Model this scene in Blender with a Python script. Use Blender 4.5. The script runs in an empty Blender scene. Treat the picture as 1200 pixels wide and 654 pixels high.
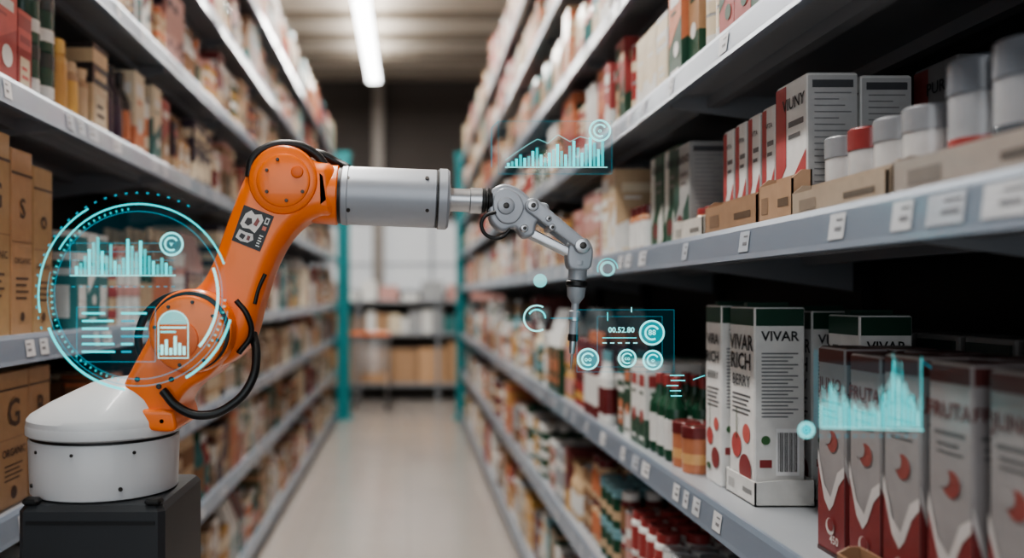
import bpy, math, random
from mathutils import Vector, Matrix
random.seed(11)
R=random.Random(5)
scene=bpy.context.scene
H=1.5            # eye height (m)
VX,VY=479.0,348.0  # vanishing point of the aisle in the survey sketch

def lin(c):
    return tuple(((v/255)/12.92 if v/255<=0.04045 else ((v/255+0.055)/1.055)**2.4) for v in c)
# ------------------------------------------------------------------ materials
def principled(name,col,rough=0.5,metal=0.0,noise=0.0,nscale=20,bump=0.0,coat=0.0,spec=None):
    m=bpy.data.materials.new(name); m.use_nodes=True
    nt=m.node_tree; b=nt.nodes['Principled BSDF']
    c=lin(col)
    b.inputs['Base Color'].default_value=(*c,1)
    b.inputs['Roughness'].default_value=rough
    b.inputs['Metallic'].default_value=metal
    if coat: b.inputs['Coat Weight'].default_value=coat
    if noise or bump:
        tc=nt.nodes.new('ShaderNodeTexCoord'); n=nt.nodes.new('ShaderNodeTexNoise')
        n.inputs['Scale'].default_value=nscale; n.inputs['Detail'].default_value=5
        nt.links.new(tc.outputs['Object'],n.inputs['Vector'])
        if noise:
            r=nt.nodes.new('ShaderNodeMapRange')
            r.inputs['To Min'].default_value=1-noise; r.inputs['To Max'].default_value=1+noise
            nt.links.new(n.outputs['Fac'],r.inputs['Value'])
            mx=nt.nodes.new('ShaderNodeVectorMath'); mx.operation='SCALE'
            mx.inputs[0].default_value=c
            nt.links.new(r.outputs['Result'],mx.inputs['Scale'])
            nt.links.new(mx.outputs[0],b.inputs['Base Color'])
        if bump:
            bp=nt.nodes.new('ShaderNodeBump'); bp.inputs['Strength'].default_value=bump
            bp.inputs['Distance'].default_value=0.002
            nt.links.new(n.outputs['Fac'],bp.inputs['Height']); nt.links.new(bp.outputs['Normal'],b.inputs['Normal'])
    return m
def colmat(name,rough,coat=0.0):
    m=bpy.data.materials.new(name); m.use_nodes=True
    nt=m.node_tree; b=nt.nodes['Principled BSDF']
    a=nt.nodes.new('ShaderNodeAttribute'); a.attribute_name='Col'
    tc=nt.nodes.new('ShaderNodeTexCoord'); n=nt.nodes.new('ShaderNodeTexNoise')
    n.inputs['Scale'].default_value=35
    nt.links.new(tc.outputs['Object'],n.inputs['Vector'])
    r=nt.nodes.new('ShaderNodeMapRange'); r.inputs['To Min'].default_value=.85; r.inputs['To Max'].default_value=1.08
    nt.links.new(n.outputs['Fac'],r.inputs['Value'])
    hs=nt.nodes.new('ShaderNodeHueSaturation'); hs.inputs['Saturation'].default_value=.86; hs.inputs['Value'].default_value=1.04
    nt.links.new(a.outputs['Color'],hs.inputs['Color'])
    mx=nt.nodes.new('ShaderNodeVectorMath'); mx.operation='SCALE'
    nt.links.new(hs.outputs['Color'],mx.inputs[0]); nt.links.new(r.outputs['Result'],mx.inputs['Scale'])
    nt.links.new(mx.outputs[0],b.inputs['Base Color'])
    b.inputs['Roughness'].default_value=rough; b.inputs['Coat Weight'].default_value=coat
    return m
def emis(name,strength,alpha=None):
    m=bpy.data.materials.new(name); m.use_nodes=True
    nt=m.node_tree; nt.nodes.clear()
    o=nt.nodes.new('ShaderNodeOutputMaterial'); e=nt.nodes.new('ShaderNodeEmission')
    a=nt.nodes.new('ShaderNodeAttribute'); a.attribute_name='Col'
    nt.links.new(a.outputs['Color'],e.inputs['Color']); e.inputs['Strength'].default_value=strength
    if alpha is None: nt.links.new(e.outputs[0],o.inputs['Surface'])
    else:
        t=nt.nodes.new('ShaderNodeBsdfTransparent'); x=nt.nodes.new('ShaderNodeMixShader')
        x.inputs[0].default_value=alpha
        nt.links.new(t.outputs[0],x.inputs[1]); nt.links.new(e.outputs[0],x.inputs[2]); nt.links.new(x.outputs[0],o.inputs['Surface'])
    return m
M_paper=colmat('printed_packaging',0.45,0.15)
M_gloss=colmat('glossy_plastic',0.22,0.3)
M_holo=emis('hologram_light',1.6,.85)
M_holo_soft=emis('hologram_film',1.0,0.05)
M_holo_mid=emis('hologram_bars',1.4,0.5)
M_tube=emis('fluorescent_diffuser',9.0)
M_orange=principled('orange_paint',(243,118,32),0.33,0,0.05,30,0.03,0.35)
M_orange_d=principled('orange_paint_dark',(228,104,28),0.4,0,0.05,30)
M_white=principled('white_enamel',(200,201,202),0.38,0,0.04,12,0.02,0.2)
M_greym=principled('grey_casting',(160,164,170),0.35,0.25,0.04,25)
M_steel=principled('brushed_steel',(190,192,195),0.28,0.85,0.05,60)
M_black=principled('black_rubber',(16,17,18),0.4,0,0.1,40)
M_dark=principled('dark_housing',(44,47,50),0.42,0,0.12,15,0.03)
M_bolt=principled('bolt_steel',(70,68,66),0.35,0.8,0.05,80)
M_shelf=principled('shelf_enamel',(150,154,159),0.42,0.1,0.05,8)
M_lip=principled('price_rail',(138,150,165),0.28,0.25,0.05,10,0,0.3)
M_back=principled('rack_back_panel',(38,38,41),0.6,0,0.1,6)
M_teal=principled('teal_post_paint',(12,132,138),0.4,0,0.08,8)

# ------------------------------------------------------------------ mesh builder
class MB:
    def __init__(s): s.v=[];s.f=[];s.c=[];s.m=[];s.sm=[]
    def add(s,vs,fs,col,mi=0,smooth=False):
        o=len(s.v); s.v.extend(vs)
        c=lin(col)
        for f in fs:
            s.f.append([i+o for i in f]); s.c.append(c); s.m.append(mi); s.sm.append(smooth)
    def box(s,x0,x1,y0,y1,z0,z1,col,mi=0):
        if x0>x1:x0,x1=x1,x0
        s.add([(x0,y0,z0),(x1,y0,z0),(x1,y1,z0),(x0,y1,z0),(x0,y0,z1),(x1,y0,z1),(x1,y1,z1),(x0,y1,z1)],
              [(0,3,2,1),(4,5,6,7),(0,1,5,4),(1,2,6,5),(2,3,7,6),(3,0,4,7)],col,mi)
    def cbox(s,x0,x1,y0,y1,z0,z1,col,ch=0.003,mi=0):
        if x0>x1:x0,x1=x1,x0
        def ring(i,z):
            return [(x0+ch+i,y0+i,z),(x1-ch-i,y0+i,z),(x1-i,y0+ch+i,z),(x1-i,y1-ch-i,z),(x1-ch-i,y1-i,z),(x0+ch+i,y1-i,z),(x0+i,y1-ch-i,z),(x0+i,y0+ch+i,z)]
        rs=ring(ch*.7,z0)+ring(0,z0+ch)+ring(0,z1-ch)+ring(ch*.7,z1)
        fs=[tuple(range(7,-1,-1)),tuple(range(24,32))]
        for k in range(3):
            for i in range(8):
                j=(i+1)%8; fs.append((k*8+i,k*8+j,k*8+8+j,k*8+8+i))
        s.add(rs,fs,col,mi)
    def lathe(s,cx,cy,z0,prof,n=12,mi=0):
        for k in range(len(prof)-1):
            r0,a0,_=prof[k]; r1,a1,c=prof[k+1]
            vs=[(cx+r0*math.cos(2*math.pi*i/n),cy+r0*math.sin(2*math.pi*i/n),z0+a0) for i in range(n)]+\
               [(cx+r1*math.cos(2*math.pi*i/n),cy+r1*math.sin(2*math.pi*i/n),z0+a1) for i in range(n)]
            s.add(vs,[(i,(i+1)%n,n+(i+1)%n,n+i) for i in range(n)],c,mi,True)
        r,a,c=prof[-1]
        s.add([(cx+r*math.cos(2*math.pi*i/n),cy+r*math.sin(2*math.pi*i/n),z0+a) for i in range(n)],[tuple(range(n))],c,mi)
    def obj(s,name,mats,parent=None):
        me=bpy.data.meshes.new(name); me.from_pydata(s.v,[],s.f)
        for m in mats: me.materials.append(m)
        me.polygons.foreach_set('material_index',s.m)
        me.polygons.foreach_set('use_smooth',s.sm)
        a=me.color_attributes.new('Col','FLOAT_COLOR','CORNER')
        buf=[]
        for f,c in zip(s.f,s.c): buf.extend([c[0],c[1],c[2],1.0]*len(f))
        a.data.foreach_set('color',buf)
        me.update()
        o=bpy.data.objects.new(name,me); scene.collection.objects.link(o)
        if parent: o.parent=parent
        return o
def empty(name):
    e=bpy.data.objects.new(name,None); scene.collection.objects.link(e); return e

_tcache={}
def textmesh(t):
    if t in _tcache: return _tcache[t]
    cu=bpy.data.curves.new('t','FONT'); cu.body=t; cu.size=1; cu.align_x='CENTER'; cu.align_y='CENTER'; cu.resolution_u=2
    cu.offset=0.015
    o=bpy.data.objects.new('t',cu); scene.collection.objects.link(o)
    bpy.context.view_layer.update()
    me=bpy.data.meshes.new_from_object(o.evaluated_get(bpy.context.evaluated_depsgraph_get()))
    r=([tuple(v.co) for v in me.vertices],[tuple(p.vertices) for p in me.polygons])
    bpy.data.objects.remove(o); bpy.data.meshes.remove(me)
    _tcache[t]=r; return r
class Face:
    """2-D drawing frame on a package face: u to the viewer's right, v up (metres)"""
    def __init__(s,mb,o,u,n,w,h,mi=0):
        s.mb=mb;s.o=Vector(o);s.u=Vector(u);s.n=Vector(n);s.w=w;s.h=h;s.z=Vector((0,0,1));s.mi=mi;s.k=1
    def pt(s,a,b,off): return tuple(s.o+s.u*a+s.z*b+s.n*off)
    def poly(s,pts,col,lay=1):
        s.mb.add([s.pt(a*s.w,b*s.h,0.0006*lay) for a,b in pts],[tuple(range(len(pts)))],col,s.mi)
    def quad(s,a0,b0,a1,b1,col,lay=1): s.poly([(a0,b0),(a1,b0),(a1,b1),(a0,b1)],col,lay)
    def disc(s,a,b,r,col,lay=2,n=20,sy=1):
        s.mb.add([s.pt(a*s.w+r*math.cos(2*math.pi*i/n),b*s.h+sy*r*math.sin(2*math.pi*i/n),0.0006*lay) for i in range(n)],[tuple(range(n))],col,s.mi)
    def text(s,t,a,b,size,col,lay=3,rot=0):
        v,f=textmesh(t); c,sn=math.cos(rot),math.sin(rot)
        s.mb.add([s.pt(a*s.w+size*(x*c-y*sn),b*s.h+size*(x*sn+y*c),0.0006*lay) for x,y,_ in v],f,col,s.mi)
def faces(mb,x0,x1,y0,y1,z0,z1,s):
    if s>0: fr=Face(mb,(x0,y1,z0),(0,-1,0),(-1,0,0),y1-y0,z1-z0); sd=Face(mb,(x0,y0,z0),(1,0,0),(0,-1,0),x1-x0,z1-z0)
    else:   fr=Face(mb,(x1,y0,z0),(0,1,0),(1,0,0),y1-y0,z1-z0); sd=Face(mb,(x0,y0,z0),(1,0,0),(0,-1,0),x1-x0,z1-z0)
    return fr,sd

# ------------------------------------------------------------------ room
def plainbox(name,x0,x1,y0,y1,z0,z1,mat,parent=None):
    mb=MB(); mb.box(x0,x1,y0,y1,z0,z1,(200,200,200)); return mb.obj(name,[mat],parent)
mf=bpy.data.materials.new('polished_floor'); mf.use_nodes=True
nt=mf.node_tree; b=nt.nodes['Principled BSDF']
tc=nt.nodes.new('ShaderNodeTexCoord'); br=nt.nodes.new('ShaderNodeTexBrick'); br.offset=0
br.inputs['Scale'].default_value=1.0; br.inputs['Brick Width'].default_value=.6; br.inputs['Row Height'].default_value=.6
br.inputs['Mortar Size'].default_value=.003
br.inputs['Color1'].default_value=(*lin((168,161,155)),1); br.inputs['Color2'].default_value=(*lin((164,157,152)),1); br.inputs['Mortar'].default_value=(*lin((148,142,137)),1)
nt.links.new(tc.outputs['Object'],br.inputs['Vector']); nt.links.new(br.outputs['Color'],b.inputs['Base Color'])
n=nt.nodes.new('ShaderNodeTexNoise'); n.inputs['Scale'].default_value=4; nt.links.new(tc.outputs['Object'],n.inputs['Vector'])
r=nt.nodes.new('ShaderNodeMapRange'); r.inputs['To Min'].default_value=.16; r.inputs['To Max'].default_value=.3
nt.links.new(n.outputs['Fac'],r.inputs['Value']); nt.links.new(r.outputs['Result'],b.inputs['Roughness'])
b.inputs['Coat Weight'].default_value=.35; b.inputs['Coat Roughness'].default_value=.12
plainbox('floor',-4,4,-3,14.1,-.1,0,mf)
M_ceil=principled('ceiling_paint',(214,204,191),0.8,0,0.05,3)
M_beam=principled('ceiling_beam_paint',(142,133,122),0.7,0,0.05,3)
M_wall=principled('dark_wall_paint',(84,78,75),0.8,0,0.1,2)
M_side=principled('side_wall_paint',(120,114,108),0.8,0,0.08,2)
plainbox('ceiling',-4,4,-3,14.1,5.05,5.15,M_ceil)
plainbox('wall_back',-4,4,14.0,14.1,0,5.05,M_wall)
plainbox('wall_left',-4.1,-4,-3,14.1,0,5.05,M_side)
plainbox('wall_right',4,4.1,-3,14.1,0,5.05,M_side)
mb=MB()
for i in range(18):
    y=-2+i*.9
    mb.box(-4,4,y,y+.06,4.96,5.05,(150,140,130))
for x in (-2.4,1.6,2.9): mb.box(x,x+.08,-3,14,4.93,4.99,(150,140,130))
mb.obj('ceiling_beams',[M_beam])
plainbox('column',-.58,-.40,13.6,13.82,0,5.05,principled('column_paint',(142,136,131),.7,0,.05,3))
e=empty('window_1')
mw=principled('window_glow',(190,193,194),.6); bb=mw.node_tree.nodes['Principled BSDF']
bb.inputs['Emission Color'].default_value=(.93,.96,1,1); bb.inputs['Emission Strength'].default_value=.24
plainbox('frosted_pane',-2.6,2.2,13.93,13.97,1.6,2.72,mw,e)
mb=MB()
for x in (-2.6,-1.4,.35,1.0,2.16): mb.box(x,x+.05,13.9,13.93,1.6,2.72,(150,150,150))
mb.box(-2.6,2.2,13.9,13.93,1.56,1.62,(0,0,0)); mb.box(-2.6,2.2,13.9,13.93,2.7,2.76,(0,0,0)); mb.box(-2.6,2.2,13.9,13.93,2.02,2.05,(0,0,0))
mb.obj('frame',[M_greym],e)

# ------------------------------------------------------------------ racks
Y0,Y1=0.15,10.4
def rack(xf,s,zs,depth,ztop):
    e=empty('supermarket_shelving_rack')
    mb=MB()
    for z in zs:
        mb.box(xf,xf+s*depth,Y0,Y1,z-.022,z,(0,0,0))
        mb.box(xf+s*.12,xf+s*.15,Y0,Y1,z-.05,z-.022,(0,0,0))
        mb.box(xf+s*.36,xf+s*.39,Y0,Y1,z-.05,z-.022,(0,0,0))
        y=Y0+.02
        while y<Y1:
            xa,xb=xf+s*.03,xf+s*depth
            mb.add([(xa,y,z-.022),(xb,y,z-.022),(xb,y,z-.12),(xa,y,z-.05),(xa,y+.012,z-.022),(xb,y+.012,z-.022),(xb,y+.012,z-.12),(xa,y+.012,z-.05)],
                   [(0,1,2,3),(7,6,5,4),(0,4,5,1),(3,2,6,7),(0,3,7,4),(1,5,6,2)],(0,0,0))
            y+=1.0
    mb.obj('shelf_boards',[M_shelf],e)
    mb=MB()
    for z in zs:
        xa=xf-s*.016; xb=xf+s*.002
        pr=[(xb,z+.006),(xf-s*.006,z+.006),(xf-s*.010,z-.004),(xa,z-.05),(xf-s*.018,z-.06),(xb,z-.06)]
        mb.add([(p[0],Y0,p[1]) for p in pr]+[(p[0],Y1,p[1]) for p in pr],[(i,(i+1)%6,6+(i+1)%6,6+i) for i in range(6)]+[(0,1,2,3,4,5),(11,10,9,8,7,6)],(150,158,168))
    mb.obj('price_rails',[M_lip],e)
    mb=MB()
    for z in zs:
        y=Y0+.1
        while y<Y1-.2:
            w=R.choice([.035,.045,.045,.07])
            def q(y0,y1,a,b,col,o):
                X=lambda d: xf-s*(.0105+(d-.004)/.046*.006+o)
                mb.add([(X(a),y0,z-a),(X(a),y1,z-a),(X(b),y1,z-b),(X(b),y0,z-b)],[(0,1,2,3)],col)
            q(y,y+w,.008,.046,R.choice([(210,212,214),(196,200,205),(176,184,194)]),.001)
            q(y+.006,y+w*.55,.016,.019,(110,112,118),.0016); q(y+.008,y+w*.6,.028,.034,(120,122,128),.0016)
            y+=w+R.choice([.03,.08,.12,.2,.3])
    mb.obj('price_tags',[M_paper],e)
    mb=MB(); xb=xf+s*depth
    mb.box(xb,xb+s*.03,Y0,Y1,0,ztop,(0,0,0))
    y=Y0
    while y<Y1+.05:
        mb.box(xb-s*.03,xb,y-.02,y+.02,0,ztop,(0,0,0)); y+=1.0
    mb.box(xf+s*.02,xf+s*depth,Y0,Y1,0,zs[0]-.022,(0,0,0))
    mb.obj('back_panel',[M_back],e)
    return e
ZL=[.12,.62,1.02,1.41,1.975,2.38,2.78,3.18]
ZR=[.12,.61,1.07,1.63,2.03,2.4,2.78,3.15]
XL,XR,DP=-.88,.64,.52
rack(XL,-1,ZL,DP,3.6); rack(XR,1,ZR,DP,3.55)

# ------------------------------------------------------------------ groceries
CREAM=(220,204,174);BEIGE=(196,164,124);BROWN=(138,98,62);KRAFT=(172,130,88);ORG=(200,104,40);RED=(160,34,28);DRED=(110,24,24)
TEAL=(40,112,112);GREEN=(20,74,50);YEL=(206,152,48);WHITE=(222,222,218);PURP=(48,32,54);BLACK=(30,28,30);PINK=(196,140,130);GREY=(160,162,164);SKY=(110,160,168)
PL=[CREAM,CREAM,BEIGE,BEIGE,KRAFT,BROWN,ORG,WHITE,YEL,RED,TEAL,WHITE,PURP,PINK,BROWN,WHITE,GREEN,DRED]
PLU=[CREAM,BEIGE,KRAFT,CREAM,PINK,TEAL,SKY,WHITE,ORG,BROWN,RED,PURP]
PR=[WHITE,WHITE,CREAM,RED,WHITE,ORG,BEIGE,KRAFT,GREEN,YEL,GREY,DRED,WHITE,PINK,SKY,BROWN]
PRU=[CREAM,CREAM,BEIGE,KRAFT,BEIGE,WHITE,RED,ORG,TEAL,PINK,BROWN]
PRT=[RED,RED,WHITE,WHITE,CREAM,ORG,WHITE,BEIGE,KRAFT,GREEN]
def package(mb,kind,xf,s,y,z,w,d,h,c1,c2,c3,n,detail):
    x0,x1=(xf,xf+d) if s>0 else (xf-d,xf)
    if kind=='box':
        mb.box(x0,x1,y,y+w,z,z+h,c1)
        if detail:
            v=int(y*997+z*313+w*7000)%3
            for F in faces(mb,x0,x1,y,y+w,z,z+h,s):
                if v==0:
                    F.quad(0,.55,1,.78,c2); F.quad(.15,.12,.85,.45,c3)
                    F.quad(.12,.62,.88,.70,c1,2); F.quad(.25,.2,.75,.24,c2,2); F.quad(.25,.3,.65,.34,c2,2); F.quad(0,.94,1,1,c2)
                elif v==1:
                    F.quad(0,0,1,.34,c2); F.disc(.5,.36,w*.27,c3,2,14); F.quad(.12,.72,.88,.86,c3); F.quad(.2,.62,.7,.66,c2); F.quad(.2,.08,.8,.12,c1,2)
                else:
                    F.poly([(0,.35),(1,.6),(1,1),(0,1)],c2); F.quad(.14,.74,.86,.84,c3,2); F.quad(.2,.66,.6,.69,c1,2); F.disc(.62,.3,w*.2,c3,2,14); F.quad(.15,.08,.8,.11,c3)
    elif kind=='pouch':
        xm=(x0+x1)/2; t=.12*d
        mb.add([(x0,y,z),(x1,y,z),(x1,y+w,z),(x0,y+w,z),(x0-.0,y,z+h*.55),(x1,y,z+h*.55),(x1,y+w,z+h*.55),(x0,y+w,z+h*.55),
                (xm-t,y+.004,z+h),(xm+t,y+.004,z+h),(xm+t,y+w-.004,z+h),(xm-t,y+w-.004,z+h)],
               [(0,3,2,1),(0,1,5,4),(1,2,6,5),(2,3,7,6),(3,0,4,7),(8,9,10,11)],c1,1)
        mb.add([(x0,y,z+h*.55),(x1,y,z+h*.55),(x1,y+w,z+h*.55),(x0,y+w,z+h*.55),(xm-t,y+.004,z+h),(xm+t,y+.004,z+h),(xm+t,y+w-.004,z+h),(xm-t,y+w-.004,z+h)],
               [(0,1,5,4),(1,2,6,5),(2,3,7,6),(3,0,4,7)],c2,1)
        if detail:
            fr,sd=faces(mb,x0,x1,y,y+w,z,z+h,s); fr.quad(.15,.12,.85,.42,c3); fr.quad(.25,.2,.75,.26,c1,2); fr.disc(.5,.47,w*.16,c3)
    else:
        r=min(w,d)/2*.98; cx=(xf+s*(r+.002)); cy=y+w/2
        if kind=='jar':
            pr=[(r*.9,0,c1),(r,.006,c1),(r,h*.15,c1),(r*1.01,h*.151,c2),(r*1.01,h*.68,c2),(r,h*.681,c1),(r*.97,h*.76,c1),(r*.8,h*.81,c1),(r*.86,h*.815,c3),(r*.86,h*.985,c3),(r*.8,h,c3)]
        elif kind=='can':
            pr=[(r*.95,0,GREY),(r,h*.03,GREY),(r,h*.035,c1),(r,h*.3,c1),(r,h*.55,c2),(r,h*.96,c1),(r*1.02,h*.97,GREY),(r*1.0,h,GREY),(r*.9,h*.98,GREY)]
        elif kind=='tin':
            pr=[(r*.95,0,c1),(r,h*.03,c1),(r,h*.2,c1),(r*1.005,h*.205,c2),(r*1.005,h*.42,c2),(r,h*.425,c1),(r,h*.74,c1),(r*1.04,h*.745,c3),(r*1.04,h*.98,c3),(r*.98,h,c3),(r*.9,h*.985,c3)]
        else:
            pr=[(r*.9,0,c1),(r,.008,c1),(r,h*.14,c1),(r*1.01,h*.141,c2),(r*1.01,h*.5,c2),(r,h*.501,c1),(r*.95,h*.62,c1),(r*.45,h*.76,c1),(r*.36,h*.86,c1),(r*.42,h*.861,c3),(r*.42,h*.99,c3),(r*.38,h,c3)]
        mb.lathe(cx,cy,z,pr,n,1)
def fill(mb,xf,s,z,y0,y1,gap,pal,kinds=None,hm=(.5,.9)):
    y=y0
    while y<y1-.05:
        kind=R.choice(kinds or ['box','box','box','pouch','jar','bottle','can','box'])
        w=R.uniform(.05,.105) if kind in('box','pouch') else R.uniform(.05,.08)
        h=gap*R.uniform(*hm)
        if kind=='jar': h=min(h,w*2.0)
        if kind in('can','tin'): h=min(h,w*1.7)
        d=R.uniform(.08,.15) if kind in('box','pouch') else w
        c1,c2,c3=R.choice(pal),R.choice(pal),R.choice(pal+[WHITE])
        ins=R.uniform(.008,.035); cnt=R.choice([1,2,2,3,3])
        stack=(kind in('can','jar','tin') and h*2<gap*.95)
        for i in range(cnt):
            if y+w>y1: return
            detail=y<7
            n=14 if y<4 else 9
            for k in range(3):
                xx=xf+s*(ins+k*(d+.006))
                if ins+(k+1)*(d+.006)>DP-.05: break
                package(mb,kind,xx,s,y,z,w,d,h,c1,c2,c3,n if k==0 else 7,detail and k==0)
                if stack: package(mb,kind,xx,s,y,z+h,w,d,h,c1,c2,c3,n if k==0 else 7,detail and k==0)
            y+=w+R.uniform(.002,.006)
        y+=R.choice([.003,.006,.01,.02])
def gaps(zs,top): return [ (zs[i],(zs[i+1] if i+1<len(zs) else zs[i]+top)-zs[i]-.07) for i in range(len(zs))]
mb=MB()
startsL={3:2.32,2:2.3,4:3.3}
for i,(z,g) in enumerate(gaps(ZL,.5)):
    kinds=['box','box','bottle','pouch','box','tin','box'] if i>=5 else (['box','jar','bottle','pouch','can','tin','box'] if i==3 else None)
    fill(mb,XL,-1,z,startsL.get(i,.25),Y1-.15,g,PLU if i>=6 else PL,kinds,(.6,.96) if i>=4 else (.5,.9))
mb.obj('packaged_groceries',[M_paper,M_gloss])
mb=MB()
startsR={3:2.78,2:2.86,1:2.6}
for i,(z,g) in enumerate(gaps(ZR,.5)):
    kinds=['box','pouch','jar','bottle','can','jar','tin'] if i in(1,2) else (['box','box','pouch','bottle','box'] if i>=5 else (['tin','can','box','tin','box','pouch'] if i==4 else None))
    fill(mb,XR,1,z,startsR.get(i,.3),Y1-.15,g,PRU if i>=5 else (PRT if i==4 else PR),kinds,(.65,.97) if i>=4 else (.5,.88))
y=.35
while y<2.55:
    c=R.choice([(RED,WHITE,RED),(WHITE,RED,RED),(WHITE,RED,RED),(ORG,CREAM,RED),(RED,CREAM,WHITE)]); w=R.choice([.068,.075]); kd=R.choice(['tin','tin','can','jar']); h=w*R.uniform(1.5,1.9)
    for q in range(R.choice([2,3,4])):
        for k in range(4):
            for lv in range(2): package(mb,kd,XR+.015+k*(w+.004),1,y,ZR[1]+lv*h,w,w,h,*c,16,True)
        y+=w+.004
# green-topped boxes and orange tins next to the tall cartons
y=2.06
for (kd,w,h,c1,c2,c3,cnt) in [('tin',.07,.115,(190,110,60),(214,160,90),DRED,2),('bottle',.062,.22,GREEN,WHITE,RED,3),('box',.075,.24,WHITE,GREEN,RED,2),('box',.075,.24,GREEN,WHITE,ORG,2)]:
    for i in range(cnt):
        for k in range(3): package(mb,kd,XR+.03+k*(w+.01),1,y,ZR[2],w,w,h,c1,c2,c3,20,True)
        y+=w+.006
mb.obj('packaged_groceries',[M_paper,M_gloss])

# --- hero packages
def carton_tall(x0,y0,w,d,z,h,title='VIVAR'):
    mb=MB(); x1=x0+d; y1=y0+w
    mb.cbox(x0,x1,y0,y1,z,z+h,(226,225,222))
    mb.box(x0+d*.08,x1-d*.08,y0+w*.42,y1-w*.42,z+h,z+h+.010,(24,70,54))
    mb.box(x0+.004,x1-.004,y0+.004,y1-.004,z+h,z+h+.0015,(24,70,54))
    fr,sd=faces(mb,x0,x1,y0,y1,z,z+h,1)
    for F in (fr,sd): F.quad(.03,.905,.97,.992,(14,70,50))
    fr.text(title,.5,.81,fr.w*.34,(30,34,38)); fr.text('RICH',.48,.71,fr.w*.36,(30,34,38)); fr.text('BERRY',.5,.61,fr.w*.25,(70,72,76))
    for k in range(5): fr.quad(.12,.53-k*.024,.85-.07*(k%3),.54-k*.024,(90,92,96))
    fr.disc(.30,.26,fr.w*.2,(186,48,40),2,28); fr.disc(.70,.34,fr.w*.15,(200,70,56),2,28); fr.disc(.66,.15,fr.w*.24,(140,26,30),3,28)
    fr.disc(.26,.09,fr.w*.14,(50,96,54),4,6,.6); fr.quad(.31,.3,.34,.46,(60,90,50),4)
    sd.text(title,.5,.85,sd.w*.27,(30,34,38))
    for k in range(18): sd.quad(.14,.76-k*.019,.86-.1*((k*7)%3),.767-k*.019,(120,122,126))
    sd.quad(.42,.14,.88,.38,(245,245,245),2)
    for k in range(12): sd.quad(.46+k*.032,.16,.46+k*.032+(.02 if k%3 else .011),.36,(20,20,22),3)
    sd.quad(.1,.18,.34,.22,(150,30,34),2); sd.disc(.22,.32,sd.w*.09,(60,110,60),2)
    mb.obj('beverage_carton',[M_paper])
ZS=ZR[2]
carton_tall(.715,1.765,.135,.105,ZS+.0035,.405)
carton_tall(.705,1.925,.10,.085,ZS,.41,'VIRA')
carton_tall(.85,1.80,.12,.10,ZS,.40)
carton_tall(.845,1.60,.12,.10,ZS,.395)
def tray(x0,x1,y0,y1,z,h,col,name='cardboard_display_tray',fh=None):
    mb=MB(); t=.003; fh=fh or h*.6
    mb.box(x0,x1,y0,y1,z,z+t,col); mb.box(x0,x0+t,y0,y1,z,z+fh,col); mb.box(x1-t,x1,y0,y1,z,z+h,col)
    for ya,yb in((y0,y0+t),(y1-t,y1)):
        mb.add([(x0,ya,z),(x1,ya,z),(x1,ya,z+h),((x0+x1)/2,ya,z+h),(x0,ya,z+fh),(x0,yb,z),(x1,yb,z),(x1,yb,z+h),((x0+x1)/2,yb,z+h),(x0,yb,z+fh)],
               [(0,1,2,3,4),(9,8,7,6,5),(0,5,6,1),(1,6,7,2),(2,7,8,3),(3,8,9,4),(4,9,5,0)],col)
    F=Face(mb,(x0,y1,z),(0,-1,0),(-1,0,0),y1-y0,fh); F.quad(.1,.3,.3,.7,tuple(int(c*.8) for c in col)); F.quad(.6,.4,.9,.6,tuple(int(c*.6) for c in col))
    return mb.obj(name,[M_paper])
tray(.708,.832,1.745,1.905,ZS,.055,(215,214,210),fh=.05)

def carton_red(x0,y0,w,d,z,h,title):
    mb=MB(); x1=x0+d; y1=y0+w; body=(148,143,143)
    mb.cbox(x0,x1,y0,y1,z,z+h,body)
    mb.box(x0+.004,x1-.004,y0+.004,y1-.004,z+h,z+h+.0012,(86,50,46))
    fr,sd=faces(mb,x0,x1,y0,y1,z,z+h,1)
    for F in (fr,sd):
        F.quad(0.03,.925,.97,.99,(92,38,35)); F.quad(0,.0,1,.02,(60,14,14),3)
        F.poly([(0,0.0),(1,.0),(1,.40),(.8,.35),(.6,.25),(.45,.21),(.25,.26),(0,.43)],(128,22,22))
        F.poly([(0,.43),(.25,.26),(.45,.21),(.6,.25),(.8,.35),(1,.40),(1,.45),(.75,.41),(.5,.28),(.25,.33),(0,.50)],(196,190,188),2)
        F.text(title,.5,.82,F.w*.33,(96,44,42)); F.quad(.15,.73,.85,.745,(105,105,106)); F.quad(.2,.69,.7,.702,(105,105,106)); F.quad(.2,.66,.8,.67,(105,105,106))
        F.disc(.55,.55,F.w*.2,(140,56,48),2,28); F.disc(.38,.57,F.w*.15,body,3,28); F.text('450',.65,.08,F.w*.22,(215,205,196),4)
        F.disc(.5,.14,F.w*.16,(200,190,184),4,24); F.disc(.53,.15,F.w*.12,(128,22,22),5,24)
    mb.obj('juice_carton',[M_paper])
y=1.375
for k,t in enumerate(['JUNO','FRUTA','JUNO','FRUTA','JUNO','JUNO']):
    carton_red(.70+R.uniform(-.006,.006),y,.088,.072,ZS,.345+R.uniform(-.004,.004),t); y-=.108
y=1.385
for k in range(6):
    carton_red(.79,y,.088,.072,ZS,.345,'JUNO'); y-=.108
tray(.652,.688,.95,1.3,ZS,.05,(150,112,78),fh=.04)
mb=MB()
yy=1.1
while yy<2.6:
    mb.cbox(.99,1.10,yy,yy+.13,ZS,ZS+.36,(140,138,136)); mb.box(.985,.99,yy+.01,yy+.12,ZS+.3,ZS+.35,(40,56,50)); yy+=.145
mb.obj('stored_cartons',[M_paper])

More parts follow.
